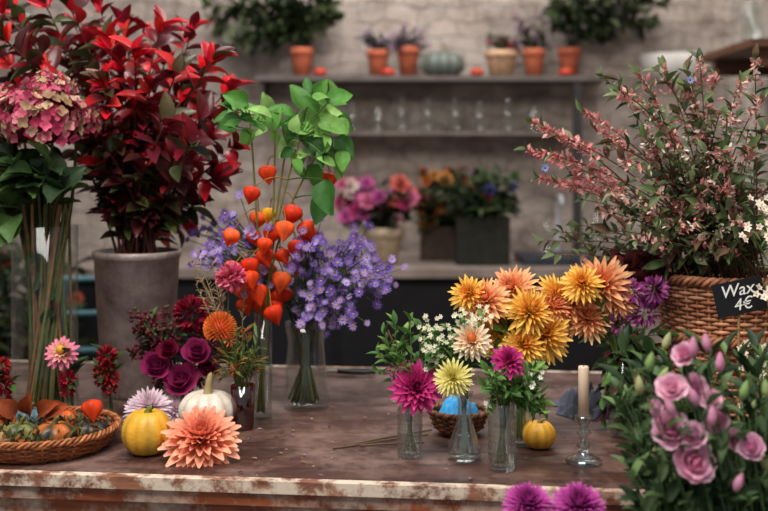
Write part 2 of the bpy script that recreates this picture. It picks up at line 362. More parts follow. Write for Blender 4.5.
for (u,v) in [(556,5),(562,22),(575,10),(590,28),(600,5),(612,20),(628,8),(640,25),(655,5),(650,18),(585,0),(620,-4),(603,32),(558,12),(634,-2)]:
    q=P(u,v,5.38+R.uniform(-.1,.12)); pts=bez(top,top*.5+q*.5+A(0,0,.1),q,8); tube(m,pts,.004,.002,GD[0]); leafy(m,pts,24,.09,LEAFQ,GV+[lin((90,84,84))],.25,1.2,None,4)
m.obj('foliage',PL,e)
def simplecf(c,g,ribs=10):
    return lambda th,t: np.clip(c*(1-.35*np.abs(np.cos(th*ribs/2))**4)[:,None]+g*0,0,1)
b=A((443-384)*5.43/FP,5.43,1.801); m=MB(); pumpkin(m,b,.115,.145,simplecf(lin((104,112,104)),0),10,.12,60,lin((120,110,80)),.03); m.obj('blue_green_pumpkin',SKIN,origin=b)
for u in (320,388,477,566):
    b=A((u-384)*5.34/FP,5.345,1.801); m=MB(); pumpkin(m,b,.036,.042,simplecf(lin((206,66,40)),0),8,.12,32,lin((90,90,50)),.012); m.obj('small_red_pumpkin',SKIN,origin=b)
for u in (352,378,402,428,456,480,508,534):
    b=A((u-384)*5.45/FP,5.46,1.521); m=MB(); r=.045; hh=R.choice([.13,.16,.18])
    lathe(m,[(0,0),(r*.85,0),(r,hh*.1),(r,hh*.7),(r*.6,hh*.85),(r*.62,hh)],b,A(1,1,1),20); m.obj('glass_jar',GLASS,origin=b)
def counterpot(name,u,y,w,hh,col,mat,boxy,heads,cols,green=12,hr=.03):
    x=(u-384)*y/FP; b=A(x,y,.901); e=empty(name,b); m=MB()
    if boxy: box(m,(x-w/2,y-w*.35,.901),(x+w/2,y+w*.35,.901+hh),col); m.obj('planter',mat,e,smooth=False)
    else: pot(m,b,w/2,hh,col); m.obj('planter',mat,e)
    m=MB(); top=b+A(0,0,hh*.85)
    for (u2,v2) in heads:
        q=P(u2,v2,y+R.uniform(-.1,.1)); st=top+A((q[0]-x)*.5 if abs(q[0]-x)<w/2 else 0,0,0); pts=bez(st,(st+q)/2+A(0,0,.03),q,5); tube(m,pts,.004,.003,GD[1],sides=4)
        leafy(m,pts,6,.07,LEAF,GD,.3,1.2)
        c=pick(cols)*.85; bloom(m,q,A(R.uniform(-.4,.4),-.8,R.uniform(.2,.8)),hr*R.uniform(.8,1.3),c,c*.8,3,10,.5,.6,nv=4)
    for k in range(green):
        q=top+A(R.uniform(-w*.7,w*.7),R.uniform(-.12,.1),R.uniform(.05,.25)); pts=bez(top,(top+q)/2,q,5); leafy(m,pts,6,.08,LEAF,GD,.2,1.2)
    m.obj('flowers',PL,e)
def rnd(u0,u1,v0,v1,n): return [(R.uniform(u0,u1),R.uniform(v0,v1)) for _ in range(n)]
counterpot('potted_pink_chrysanthemum',383,4.90,.18,.17,lin((176,156,132)),CLAY,False,rnd(338,410,182,224,46),[lin((216,110,150)),lin((226,170,182)),lin((190,60,116)),lin((226,206,196)),lin((210,104,90)),lin((200,90,160))],hr=.038)
counterpot('potted_orange_chrysanthemum',438,5.12,.17,.16,lin((60,48,42)),CLAY,True,rnd(416,472,172,226,44),[lin((180,96,40)),lin((130,56,34)),lin((190,130,60)),lin((96,40,34))],hr=.034)
counterpot('herb_planter_box',482,4.92,.24,.22,lin((40,40,34)),CLAY,True,rnd(468,522,172,212,16),[lin((86,90,170)),lin((170,56,56)),lin((80,100,60)),lin((70,110,50)),lin((140,80,130))],44,hr=.026)
e=empty('sink_tap',(.86,5.28,.901)); m=MB(); b=A(.86,5.28,.931)
tube(m,[b-A(0,0,.03),b+A(0,0,.1),b+A(0,0,.22),b+A(0,-.04,.27),b+A(0,-.11,.27),b+A(0,-.13,.23)],.012,.010,lin((170,170,175)),sides=10); m.obj('spout',DARKM,e)
m=MB(); lathe(m,[(0,0),(.03,0),(.03,.012),(.02,.02),(.0,.022)],A(.86,5.28,.901),lin((170,170,175)),16); m.obj('flange',DARKM,e)
for (u,hh,r) in ((548,.2,.035),(598,.24,.04)):
    b=A((u-384)*5.35/FP,5.4,.901); m=MB(); lathe(m,[(0,0),(r,0),(r,hh*.65),(r*.4,hh*.85),(r*.42,hh)],b,A(1,1,1),20); m.obj('glass_bottle',GLASS,origin=b)
e=empty('plaster_wall_sconce',(1.53,5.598,1.78)); m=MB()
n=9;seg=24; V=[]
for i in range(n):
    a=pi/2*i/(n-1)
    for j in range(seg):
        th=pi+pi*j/(seg-1); V.append((1.53+.19*math.sin(a)*math.cos(th)+0,5.598+.17*math.sin(a)*math.sin(th),1.78-.15*math.cos(a)+.15))
m.add(np.array(V),gridF(n,seg),lin((244,240,236))); m.obj('bowl',PAINT,e)
e=empty('wooden_wall_shelf',(1.65,4.6,1.8)); m=MB(); box(m,(1.45,4.2,1.83),(1.8,4.95,1.86)); box(m,(1.77,4.25,1.70),(1.8,4.9,1.829)); 
box(m,(1.5,4.3,1.76),(1.769,4.33,1.829)); box(m,(1.5,4.82,1.76),(1.769,4.85,1.829)); m.obj('board_and_brackets',BROWN,e,smooth=False)
for (x,y,hh,r) in ((1.56,4.5,.22,.045),(1.62,4.7,.3,.04)):
    b=A(x,y,1.861); m=MB(); lathe(m,[(0,0),(r,0),(r,hh*.6),(r*.4,hh*.8),(r*.42,hh)],b,A(1,1,1),20); m.obj('glass_bottle',GLASS,origin=b)
x=-1.05;y=3.8; e=empty('teal_metal_chair',(x,y,0)); TC=lin((56,100,110)); m=MB()
for dx in (-.18,.18):
    tube(m,[A(x+dx,y-.2,0),A(x+dx*.95,y-.17,.45)],.012,.012,TC,sides=8)
    tube(m,[A(x+dx,y+.22,0),A(x+dx*.95,y+.18,.45),A(x+dx*.9,y+.24,.93)],.012,.012,TC,sides=8)
for z in (.93,.8,.66): tube(m,[A(x-.17,y+.235,z),A(x,y+.26,z),A(x+.17,y+.235,z)],.011,.011,TC,sides=8)
box(m,(x-.2,y-.2,.45),(x+.2,y+.2,.47),TC); m.obj('frame',DARKM,e,smooth=False)
b=A(-1.75,4.3,0); e=empty('potted_orange_flower_shrub',b); m=MB(); pot(m,b,.2,.4,TERR2); m.obj('pot',CLAY,e)
m=MB()
for k in range(60):
    q=A(-1.75+R.uniform(-.35,.55),4.3+R.uniform(-.25,.25),R.uniform(.5,1.1)); t0=b+A(0,0,.35); pts=bez(t0,(t0+q)/2+A(0,0,.15),q,7); tube(m,pts,.006,.003,GD[1],sides=4); leafy(m,pts,16,.1,LEAF,GD,.2,1.2)
    if k%5==0: bloom(m,q+A(0,-.02,.02),A(0,-1,.4),.035,lin((170,80,56)),lin((150,70,40)),3,10,.5,nv=4)
m.obj('foliage',PL,e)

# ---------------- LEFT GROUP
y=2.65; b=A((137-384)*y/FP,y,TZ+.001); e=empty('zinc_bucket_of_photinia',b); m=MB()
r0,r1,h=.084,.104,.355
lathe(m,[(0,0),(r0,0),(r0,.01),(r0*1.02,.012),(r1,h-.02),(r1*1.03,h-.018),(r1*1.05,h-.008),(r1*1.03,h),(r1*.98,h),(r0*.95,.03),(0,.03)],b,A(1,1,1),48)
m.obj('bucket',ZINC,e)
PR=[lin((150,26,40)),lin((196,40,50)),lin((112,24,38)),lin((84,26,36)),lin((172,32,42)),lin((140,46,44)),lin((206,60,62))]
PM=[lin((92,38,40)),lin((70,34,34)),lin((110,56,46)),lin((70,62,40)),lin((120,32,40)),lin((62,68,42)),lin((80,86,50))]
PG=[lin((62,76,42)),lin((84,92,50)),lin((66,48,38)),lin((48,60,38)),lin((110,112,62))]
m=MB()
tg=[(15,12),(45,4),(75,25),(100,10),(125,34),(150,36),(165,62),(185,40),(205,70),(226,92),(220,120),(232,150),(212,178),(182,100),(150,90),(120,70),(100,105),(90,60),(120,140),(150,160),(190,145),(172,195),(130,185),(60,45),(30,60),(5,40),(140,215),(200,120),(213,60),(110,45),(80,75),(20,85),(165,125),(105,170),(195,205),(175,225),(60,90),(135,55),(25,25),(95,35),(70,8),(0,10),(198,95),(160,30),(192,30),(175,75),(135,105),(208,140),(160,190),(120,205),(110,120),(95,140),(145,140),(180,170),(10,65),(45,70),(105,85)]
for (u,v) in tg:
    q=P(u,v,y+R.uniform(-.26,.16)); mth=b+A(R.uniform(-.05,.05),R.uniform(-.05,.05),h); st=b+A(R.uniform(-.04,.04),R.uniform(-.04,.04),.04)
    ctl=mth+A((q[0]-b[0])*.25,(q[1]-b[1])*.2,(q[2]-mth[2])*.55)
    pts=np.concatenate([[st],bez(mth,ctl,q,10)]); tube(m,pts,.004,.002,lin((90,50,40)))
    up=pts[6:]; lo=pts[1:7]
    top=PR+PM[3:4] if v<100 else PM+PR[2:5]
    if u<80 and v<100: top=PR[2:6]+PM+PG[:1]
    if u>195 and v>60: top=PR[:3]+PM[:2]
    leafy(m,up,13,.072,LEAFQ,top,.0,1.2,top,4)
    leafy(m,lo,8,.066,LEAFQ,PG+PM,.35,1.2)
    if v<120:
        tg_=norm(pts[-1]-pts[-2])
        for j in range(4): 
            cc=jit(pick([lin((220,44,50)),lin((200,36,52)),lin((226,76,66))]),.15); petal(m,pts[-1]-tg_*.01,norm(tg_+rv(.7)),A(0,-1,.5)+rv(.4),LEAFP,.05,cc*.8,cc)
m.obj('photinia_branches',GLOSSLEAF,e)
y=2.42; b=A((45-384)*y/FP,y,TZ+.001); e=empty('tall_glass_vase_of_hydrangea',b); m=MB(); r=.073;h=.43
lathe(m,[(0,0),(r,0),(r*1.0,.02),(r,h),(r*.96,h+.002)],b,A(1,1,1),40); lathe(m,[(0,.02),(r*.96,.02)],b,A(1,1,1),40); m.obj('vase',THING,e)
m=MB(); HC=[lin((196,76,108)),lin((172,54,88)),lin((214,130,142)),lin((198,162,140)),lin((150,44,76)),lin((186,158,122)),lin((206,100,124)),lin((150,120,90))]
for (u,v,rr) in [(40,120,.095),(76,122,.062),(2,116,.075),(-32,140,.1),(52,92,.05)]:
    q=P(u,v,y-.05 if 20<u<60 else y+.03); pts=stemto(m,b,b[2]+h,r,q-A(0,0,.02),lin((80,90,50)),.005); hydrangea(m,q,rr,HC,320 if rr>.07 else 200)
GL=[lin((56,80,44)),lin((72,100,52)),lin((44,62,40))]
for (u,v) in rnd(-5,66,160,218,24)+[(10,180),(25,200),(5,160),(15,140)]:
    q=P(u,v,y+R.uniform(-.12,.08)); pts=stemto(m,b,b[2]+h,r,q,lin((80,90,50)),.003); leafy(m,pts[6:],4,.075,LEAFR,GL,.2,1.0,None,1)
for k in range(34):
    a=R.uniform(0,6.28); d=R.uniform(.2,.88)*r; s=b+A(math.cos(a)*d,math.sin(a)*d,.024); a2=a+R.uniform(.6,3.2); d2=R.uniform(.5,.9)*r; t=b+A(math.cos(a2)*d2,math.sin(a2)*d2,h+.05); tube(m,[s,(s+t)/2+rv(.006),t],R.uniform(.0025,.005),.004,jit(pick([lin((106,100,60)),lin((130,96,66)),lin((84,100,54))]),.3),sides=6)
for k in range(30):
    a=R.uniform(0,6.28); d=R.uniform(.1,.75)*r; q=b+A(math.cos(a)*d,math.sin(a)*d,R.uniform(.15,h)); c_=jit(pick(GL+[lin((110,60,46))]),.3); petal(m,q,A(R.uniform(-.5,.5),R.uniform(-.5,.5),1),rv(1),LEAF,.045,c_*.8,c_)
m.obj('hydrangea_stems',PL,e)
# physalis
y=2.40; b=A((263-384)*y/FP,y,TZ+.001); e=empty('glass_vase_of_chinese_lanterns',b); m=MB(); r=.021;h=.235
lathe(m,[(0,0),(r,0),(r,h),(r*.9,h),(r*.9,.02),(0,.02)],b,A(1,1,1),28); m.obj('vase',GLASS,e)
OR=[lin((236,76,30)),lin((218,56,24)),lin((240,100,46)),lin((226,66,32))]
m=MB(); k=y/FP
lan=[(267,166),(254,187),(234,230),(252,232),(270,208),(295,206),(286,222),(306,228),(266,238),(250,258),(293,260),(268,264),(255,286),(276,289),(240,282),(262,300),(330,173),(274,228),(283,272),(297,240),(243,298),(271,306),(259,212),(280,250),(302,222),(288,288),(236,262),(262,250),(248,272),(276,300)]
br=[(250,120),(300,140),(275,130),(320,150),(290,125)]
brp=[]
for (u,v) in br:
    q=P(u,v,y+R.uniform(-.05,.05)); pts=stemto(m,b,b[2]+h,r,q,lin((130,130,60)),.003,14); brp.append(pts)
for i,(u,v) in enumerate(lan):
    q=P(u,v,y+R.uniform(-.07,.06)); c=OR[i%4]
    if i==4: c=lin((244,180,40))
    allp=np.concatenate([x[5:] for x in brp]); dd=np.linalg.norm(allp-(q+A(0,0,.03)),axis=1); bp=allp[dd.argmin()]
    tube(m,bez(bp,(bp+q)/2+A(0,0,.025),q,5),.0016,.0013,lin((150,110,50)),sides=4)
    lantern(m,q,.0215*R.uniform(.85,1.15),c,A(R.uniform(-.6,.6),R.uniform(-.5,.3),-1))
GR=[lin((98,150,68)),lin((80,132,56)),lin((126,176,88)),lin((60,108,48)),lin((150,190,110))]
LV=[(300,100,.07,-.3,.9),(318,95,.07,.4,.8),(338,98,.065,1,.5),(285,112,.07,-1,.4),(262,112,.06,-1,.6),(240,100,.06,-.8,.3),(232,122,.06,-1,-.2),(330,126,.075,1,-.1),(343,145,.07,.8,-.6),(308,136,.075,.5,-.8),(326,194,.085,.1,-1),(290,145,.07,-.7,-.5),(250,135,.06,-.5,-.6),(335,162,.07,.6,-.8),(300,160,.06,-.2,-1),(318,116,.08,.7,.2),(296,125,.07,-.5,.1),(275,122,.06,.2,.9),(312,172,.065,.4,-.7),(245,112,.06,.6,.3),(226,118,.05,-1,0),(320,208,.07,-.2,-1),(322,105,.06,-.4,.5),(306,118,.07,.6,-.4),(340,120,.06,.6,-.5),(325,150,.075,-.4,-.8),(316,150,.07,.8,.2),(286,130,.06,.3,-.9),(256,122,.055,.7,-.3),(268,104,.05,-.3,.8),(332,92,.05,.2,1),(308,88,.05,-.2,1),(236,108,.05,-.5,-.6)]
for k in range(26): LV.append((R.uniform(285,345),R.uniform(92,168),R.uniform(.035,.055),R.uniform(-1,1),R.uniform(-1,.6)))
for k in range(12): LV.append((R.uniform(225,280),R.uniform(98,138),R.uniform(.03,.05),R.uniform(-1,1),R.uniform(-1,.6)))
for (u,v,s,dx,dz) in LV:
    q=P(u,v,y+R.uniform(-.09,.05)); c=jit(pick(GR),.2); allp=np.concatenate([x[8:] for x in brp]); bp=allp[np.linalg.norm(allp-q,axis=1).argmin()]
    st=q-A(dx,0,dz)*s*.35; tube(m,bez(bp,(bp+st)/2+A(0,0,.01),st,5),.0016,.0012,c*.8,sides=4)
    petal(m,st,A(dx,R.uniform(-.8,.3),dz),A(R.uniform(-.7,.7),-1,R.uniform(.2,1.3)),pick([LEAFR,LEAFR,LEAFQ]),s*.95,c*.75,c)
m.obj('lantern_branches',PL,e)
# asters
y=2.5; b=A((306-384)*y/FP,y,TZ+.001); e=empty('glass_vase_of_purple_asters',b); m=MB(); r=.052;h=.2
lathe(m,[(0,0),(r,0),(r,.02),(r*.95,h*.4),(r*.85,h*.75),(r*.95,h),(r*.9,h),(r*.8,h*.75),(r*.9,.03),(0,.03)],b,A(1,1,1),32); m.obj('vase',GLASS,e)
m=MB(); PU=[lin((150,126,200)),lin((128,102,186)),lin((178,156,218)),lin((112,86,172)),lin((160,132,190))]
for k in range(60):
    if k<45:
        a=R.uniform(0,2*pi); rr=math.sqrt(R.random()); u=337+48*rr*math.cos(a); v=274+48*rr*math.sin(a)
    else: u=R.uniform(200,262); v=R.uniform(220,286)
    q=P(u,v,y+R.uniform(-.13,.13)); pts=stemto(m,b,b[2]+h,r,q,lin((80,94,54)),.002); leafy(m,pts[4:],10,.032,LEAFN,GL+[lin((90,100,60))],.1,1.1)
    for j in range(10):
        q2=q+A(R.gauss(0,.019),R.gauss(0,.025),R.gauss(.002,.02)); tube(m,[pts[-3],q2],.001,.001,lin((80,90,50)),sides=3)
        daisy(m,q2,A(R.uniform(-.7,.7),-.8,R.uniform(-.2,.9)),R.uniform(.009,.0145),pick(PU),lin((200,170,80)),11,.34)
for k in range(18):
    a=R.uniform(0,6.28); d=R.uniform(.2,.8)*r; s=b+A(math.cos(a)*d,math.sin(a)*d,.02); t=b+A(-math.cos(a)*d,-math.sin(a)*d,h+.02); tube(m,[s,(s+t)/2,t],.0025,.0025,jit(lin((90,104,56)),.3),sides=5)
m.obj('asters',PL,e)
# roses
y=2.42; b=A((176-384)*y/FP,y+.02,TZ+.001); e=empty('jar_of_burgundy_roses',b); m=MB(); r=.035;h=.1
lathe(m,[(0,0),(r,0),(r,h*.8),(r*.8,h),(r*.75,h),(r*.9,h*.8),(r*.9,.01),(0,.01)],b,A(1,1,1),28); m.obj('jar',GLASS,e)
m=MB(); BU2=lin((120,20,56))
for (u,v,rp,c) in [(155,366,14,lin((158,44,100))),(181,380,16,lin((164,48,102))),(197,352,13,lin((154,44,96))),(208,368,11,lin((130,30,76))),(168,350,10,BU2)]:
    q=P(u,v,y-.07); stemto(m,b,b[2]+h,r,q,lin((70,84,48)),.002); rose(m,q,A(R.uniform(-.3,.3),-.8,.6),rp*y/FP*1.15,c,c*.6)
q=P(192,314,y); stemto(m,b,b[2]+h,r,q,lin((70,84,48)),.002); pomp(m,q,.042,[lin((130,16,40)),lin((100,12,34)),lin((156,26,56))],170,.6,.45)
DK=[lin((100,28,46)),lin((70,22,34)),lin((120,50,56)),lin((84,74,48))]
for (u,v) in rnd(132,178,312,352,30)+rnd(195,215,325,345,6)+rnd(130,215,375,392,8):
    q=P(u,v,y+R.uniform(-.06,.04)); pts=stemto(m,b,b[2]+h,r,q,lin((80,70,44)),.0013); leafy(m,pts[5:],5,.03,LEAF,GL+DK,.2,1.1)
    for j in range(8): ball(m,q+rv(.014),.0045,pick(DK),6,5)
m.obj('roses',PL,e)
# red glass posy
y=2.3; b=A((243-384)*y/FP,y,TZ+.001); e=empty('red_glass_tumbler_posy',b); m=MB(); r=.026;h=.095
lathe(m,[(0,0),(r*.85,0),(r,h),(r*.92,h),(r*.8,.012),(0,.012)],b,A(1,1,1),28,(0,0,1),lambda th:1-.03*np.cos(th*12)); m.obj('tumbler',REDG,e)
m=MB()
q=P(220,330,y); stemto(m,b,b[2]+h,r,q,lin((90,100,60)),.002)
for k in range(210):
    zz=1-1.7*(k+.5)/210; th=k*2.39996; rr=math.sqrt(max(0,1-zz*zz)); d=norm(A(rr*math.cos(th),rr*math.sin(th),zz)); c=jit(lin((240,134,60)),.2); tube(m,[q+d*.016,q+d*.037+A(0,0,.004)],.0013,.0012,lin((216,90,40)),c,4)
ball(m,q,.024,lin((206,84,36)),12,8)
q=P(231,277,y); stemto(m,b,b[2]+h,r,q,lin((90,100,60)),.002); pomp(m,q,.032,[lin((226,100,136)),lin((236,146,162)),lin((206,74,110))],130,.7,.5)
for (u,v) in [(237,330),(258,335),(232,350),(250,355)]+rnd(215,262,320,372,20):
    q=P(u,v,y+R.uniform(-.05,.05)); pts=stemto(m,b,b[2]+h,r,q,lin((100,120,60)),.0013); leafy(m,pts[4:],7,.04,LEAFN,[lin((100,124,64)),lin((160,130,64)),lin((80,100,54))],.1,1)
    if R.random()<.5: pomp(m,q,.014,[lin((210,76,44)),lin((180,54,64)),lin((220,130,66))],22,.5,.5)
for (u,v) in [(205,290),(212,262),(200,275),(222,300),(245,270),(190,262),(196,285),(208,300),(195,250),(218,285)]:
    q=P(u,v,y+.05); pts=stemto(m,b,b[2]+h,r,q,lin((150,140,90)),.0012); leafy(m,pts[-5:],18,.02,LEAFN,[lin((186,156,130)),lin((156,126,104))],.2,.7)
m.obj('posy',PL,e)
# white pumpkin
b=T(204,433)+A(0,.045,.001); m=MB(); WH=lin((224,212,196))
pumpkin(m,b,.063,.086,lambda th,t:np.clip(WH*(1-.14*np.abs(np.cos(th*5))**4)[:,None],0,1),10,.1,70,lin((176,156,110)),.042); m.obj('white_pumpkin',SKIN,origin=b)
b=T(142,460)+A(0,.045,.001); m=MB(); YG=lin((222,164,50)); GG=lin((110,120,50))
def gcf(th,t):
    f=np.clip(np.cos(th*5)*.5+.2,0,1)[:,None]*np.clip(1.2-t*1.1,0,1)[:,None]; return YG*(1-f*.8)+GG*f*.8
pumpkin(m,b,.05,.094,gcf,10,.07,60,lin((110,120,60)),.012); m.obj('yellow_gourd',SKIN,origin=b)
# salmon dahlia
b=T(199,463); m=MB(); c=b+A(0,.03,.036)
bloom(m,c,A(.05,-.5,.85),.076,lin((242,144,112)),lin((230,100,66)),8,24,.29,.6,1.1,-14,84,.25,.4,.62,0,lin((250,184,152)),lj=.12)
tube(m,[c,c+A(0,.05,-.024),c+A(.01,.12,-.031)],.004,.003,lin((90,110,60)))
m.obj('salmon_dahlia_bloom',PL,origin=b)
b=T(150,425); y=b[1]; e=empty('egg_cup_vase_of_lilac_chrysanthemum',b+A(0,0,.001)); m=MB(); lathe(m,[(0,0),(.02,0),(.022,.03),(.014,.04),(.014,.05),(.012,.05)],b+A(0,0,.001),A(1,1,1),20); m.obj('vase',GLASS,e)
m=MB(); q=P(149,407,y-.03); tube(m,[b+A(0,0,.006),b+A(0,0,.04),q],.002,.002,lin((90,110,60)))
bloom(m,q,A(.1,-.6,.8),.048,lin((206,160,192)),lin((236,216,220)),6,24,.17,.7,1.1,-8,75,.3,.3,.5,0,lin((238,218,226)))
for dx in (-.03,.05): bloom(m,q+A(dx,.03,-.012),A(dx*10,-.6,.6),.035,lin((190,140,180)),lin((230,206,214)),4,18,.2,.7,1.1,-5,70,.3,.3,.5,0,lin((234,214,224)))
m.obj('blooms',PL,e)

def weave(m,c,prof,rows,stakes,rad,cols,vert=True,n=None,seg=5,amp=1.0):
    n=n or stakes*4; pr=np.array(prof,dtype=float); s=np.linspace(0,1,len(pr)); th=np.linspace(0,2*pi,n+1)
    for i in range(rows):
        f=i/(rows-1); r=np.interp(f,s,pr[:,0]); z=np.interp(f,s,pr[:,1])
        rr=r+rad*.9*amp*np.cos(th*stakes/2+pi*(i%2)); c1=jit(pick(cols),.2)
        pts=np.stack([c[0]+rr*np.cos(th),c[1]+rr*np.sin(th),np.full(n+1,c[2]+z)],1)
        tx,ty=np.cos(th),np.sin(th); a=np.arange(seg)*2*pi/seg
        V=pts[:,None,:]+rad*(np.cos(a)[None,:,None]*np.stack([tx,ty,0*tx],1)[:,None,:]+np.sin(a)[None,:,None]*A(0,0,1))
        m.add(V.reshape(-1,3),gridF(n+1,seg,True),c1)
    if vert:
        for k in range(stakes):
            t=2*pi*(k+.0)/stakes; P3=[(c[0]+a*math.cos(t),c[1]+a*math.sin(t),c[2]+b_) for a,b_ in prof]; tube(m,P3,rad*.9,rad*.9,jit(pick(cols),.2),sides=5)
def braid(m,c,r,z,rad,cols,turns=40):
    th=np.linspace(0,2*pi,turns*6+1)
    for ph in (0,2*pi/3,4*pi/3):
        a=th*turns/2+ph; rr=r+rad*np.cos(a); zz=c[2]+z+rad*np.sin(a)
        pts=np.stack([c[0]+rr*np.cos(th),c[1]+rr*np.sin(th),zz],1); tube(m,pts,rad*.75,rad*.75,jit(pick(cols),.15),sides=5)
WC=[lin((176,110,66)),lin((150,88,50)),lin((196,134,86)),lin((134,74,44))]
WC2=[lin((186,128,92)),lin((166,108,78)),lin((200,146,108)),lin((148,94,68))]
c=T(42,447); c[2]=TZ+.001; e=empty('wicker_tray_of_gourds',c); m=MB()
weave(m,c,[(.128,.006),(.14,.02),(.148,.036)],7,30,.0036,WC); braid(m,c,.149,.041,.0045,WC,50)
weave(m,c+A(0,0,.004),[(.01,.0),(.125,.0)],22,24,.0032,WC,True,96,4)
m.obj('tray',WICK,e)
def content(u,y): 
    q=P(u,400,y); return A(q[0],q[1],TZ+.011)
m=MB()
def stripe(c1,c2,n): return lambda th,t: c1*(1-(np.cos(th*n)*.5+.5)[:,None])+c2*(np.cos(th*n)*.5+.5)[:,None]
for (u,y,r,h,c1,c2) in [(54,2.12,.042,.052,lin((190,100,44)),lin((60,54,34))),(20,2.13,.036,.048,lin((120,120,66)),lin((60,70,40))),(90,2.16,.036,.045,lin((66,56,40)),lin((34,34,28))),(-2,2.10,.03,.04,lin((150,130,90)),lin((90,60,40))),(62,2.24,.035,.05,lin((210,100,40)),lin((150,60,34))),(30,2.25,.035,.05,lin((80,110,120)),lin((60,80,80))),(-10,2.2,.04,.06,lin((190,90,40)),lin((130,50,30)))]:
    pumpkin(m,content(u,y),r,h,stripe(c1,c2,4),8,.16,40,lin((110,100,60)),.014)
m.obj('mini_gourds',SKIN,e)
m=MB()
lantern(m,P(92,401,2.17)+A(0,0,0),.023,lin((226,70,30)),A(.2,-.5,-.8))
for (u,a) in [(16,-.6),(38,.7),(8,-1),(46,1),(28,.1)]:
    q=P(u,400,2.2); petal(m,A(q[0],q[1],TZ+.055),A(a,-.5,.6),A(0,-1,.8),LEAFR,.056,lin((90,40,24)),lin((170,80,40)))
for k in range(520):
    a=R.uniform(0,2*pi); rr=R.uniform(.03,.128); q=c+A(rr*math.cos(a),rr*math.sin(a),.01+R.random()*.035)
    cc=pick([lin((80,90,50)),lin((110,120,70)),lin((120,80,50)),lin((90,110,110)),lin((60,40,30)),lin((170,90,40))]); petal(m,q,rv(1)+A(0,0,.5),rv(1),LEAFS,R.uniform(.010,.024),cc*.7,cc)
m.obj('moss_and_leaves',PL,e)
def budvase(name,b,prof,heads,seg=28,mod=None,mat=None):
    e=empty(name,b); m=MB(); lathe(m,prof,b,A(1,1,1),seg,(0,0,1),mod); m.obj('vase',mat or GLASS,e); return e
for (u,y,hd) in [(70,2.32,[(62,353,15,lin((232,120,156)),lin((246,220,170))),(68,380,11,lin((180,38,64)),lin((150,28,44)))]),(108,2.38,[(107,356,12,lin((170,38,50)),lin((126,24,36))),(110,378,11,lin((180,44,46)),lin((126,24,36))),(100,372,9,lin((190,48,54)),lin((126,24,36)))]),(4,2.30,[(3,384,13,lin((180,38,64)),lin((144,28,46))),(2,366,10,lin((190,48,54)),lin((126,24,36)))])]:
    bb=A((u-384)*y/FP,y+.02,TZ+.001); e=budvase('bud_vase_of_zinnias',bb,[(0,0),(.018,0),(.018,.05),(.009,.07),(.011,.085)],None); m=MB()
    for (u2,v2,rp,c1,c2) in hd:
        q=P(u2,v2,y); pts=stemto(m,bb,bb[2]+.085,.01,q,lin((90,110,60)),.002); leafy(m,pts[4:],5,.05,LEAF,GL,.1,1)
        if v2==353:
            bloom(m,q,A(.1,-.8,.5),rp*y/FP*1.1,c1,c2,4,16,.3,.6,1.1,-5,70,.1,.2,.55)
            ball(m,q+A(.0,-.012,.01),.01,lin((226,170,60)),10,6)
        else:
            pomp(m,q,rp*y/FP*.9,[c1,c2,c1*1.1],120,.45,.55)
            pomp(m,q-A(0,0,rp*y/FP*.9),rp*y/FP*.75,[c1,c2],60,.45,.55)
    m.obj('zinnias',PL,e)

# ---------------- CENTRE
def ridge(n,d): return lambda th:1-d*np.abs(np.cos(th*n/2))
SG=lin((106,130,66))
FG=[lin((94,134,62)),lin((122,156,78)),lin((70,106,54)),lin((80,124,60))]
b=T(410,459)+A(0,.012,.001); y=b[1]; k=y/FP
def pr(r,h):
    o=[(0,0),(r*.9,0),(r,h*.04)]
    for i in range(9):
        z0=h*(.06+i*.09); o+=[(r,z0+h*.02),(r*1.02,z0+h*.045),(r*.95,z0+h*.085)]
    return o+[(r*.85,h*.92),(r*.93,h),(r*.83,h),(r*.78,h*.9),(r*.86,h*.8),(r*.86,h*.06),(0,h*.06)]
e=budvase('ribbed_bud_vase_of_magenta_dahlia',b,pr(.0245,.108),None,72,ridge(18,.09),RIBG); m=MB()
q=P(416,388,y-.02); stemto(m,b,b[2]+.108,.02,q,SG,.002); MG=lin((198,40,120))
bloom(m,q,A(.1,-.85,.35),26*k,MG,lin((150,20,84)),6,18,.32,.7,1.1,-8,80,.3,.4,.55,0,lin((216,70,144)))
for (u,v) in [(385,335),(395,325),(380,355),(400,345),(378,370),(405,335),(392,360),(420,330),(410,322),(430,345),(388,346)]:
    q=P(u,v,y+R.uniform(-.03,.06)); pts=stemto(m,b,b[2]+.108,.02,q,SG,.0012); leafy(m,pts[5:],6,.032,LEAF,FG,.1,.9,None,2)
q=P(393,372,y-.02); stemto(m,b,b[2]+.108,.02,q,SG,.0015); pomp(m,q,.014,[lin((160,46,116)),lin((200,120,160))],30)
tube(m,bez(b+A(0,0,.1),b+A(-.02,0,.2),P(388,330,y),7),.002,.0015,lin((170,120,76)))
m.obj('dahlia_and_greens',PL,e)
b=T(465,461)+A(0,.012,.001); y=b[1]; k=y/FP; h=.13
e=budvase('conical_bud_vase_of_yellow_chrysanthemum',b,[(0,0),(.026,0),(.032,.006),(.033,.018),(.028,.036),(.017,.065),(.013,.09),(.014,h-.01),(.018,h),(.016,h),(.012,h-.015),(.011,.09),(.026,.035),(.03,.012),(0,.01)],None,40,None,RIBG); m=MB()
q=P(453,378,y-.03); stemto(m,b,b[2]+h,.012,q,SG,.002)
bloom(m,q,A(-.1,-.85,.4),20*k,lin((234,220,110)),lin((214,200,80)),7,24,.16,.6,1.0,-20,82,.2,.2,.45,0,lin((246,238,166)))
q=P(471,341,y); stemto(m,b,b[2]+h,.012,q,SG,.002)
bloom(m,q,A(.0,-.85,.45),21*k,lin((246,220,186)),lin((240,180,116)),6,20,.26,.6,1.1,-8,70,.25,.3,.5,0,lin((248,232,206)))
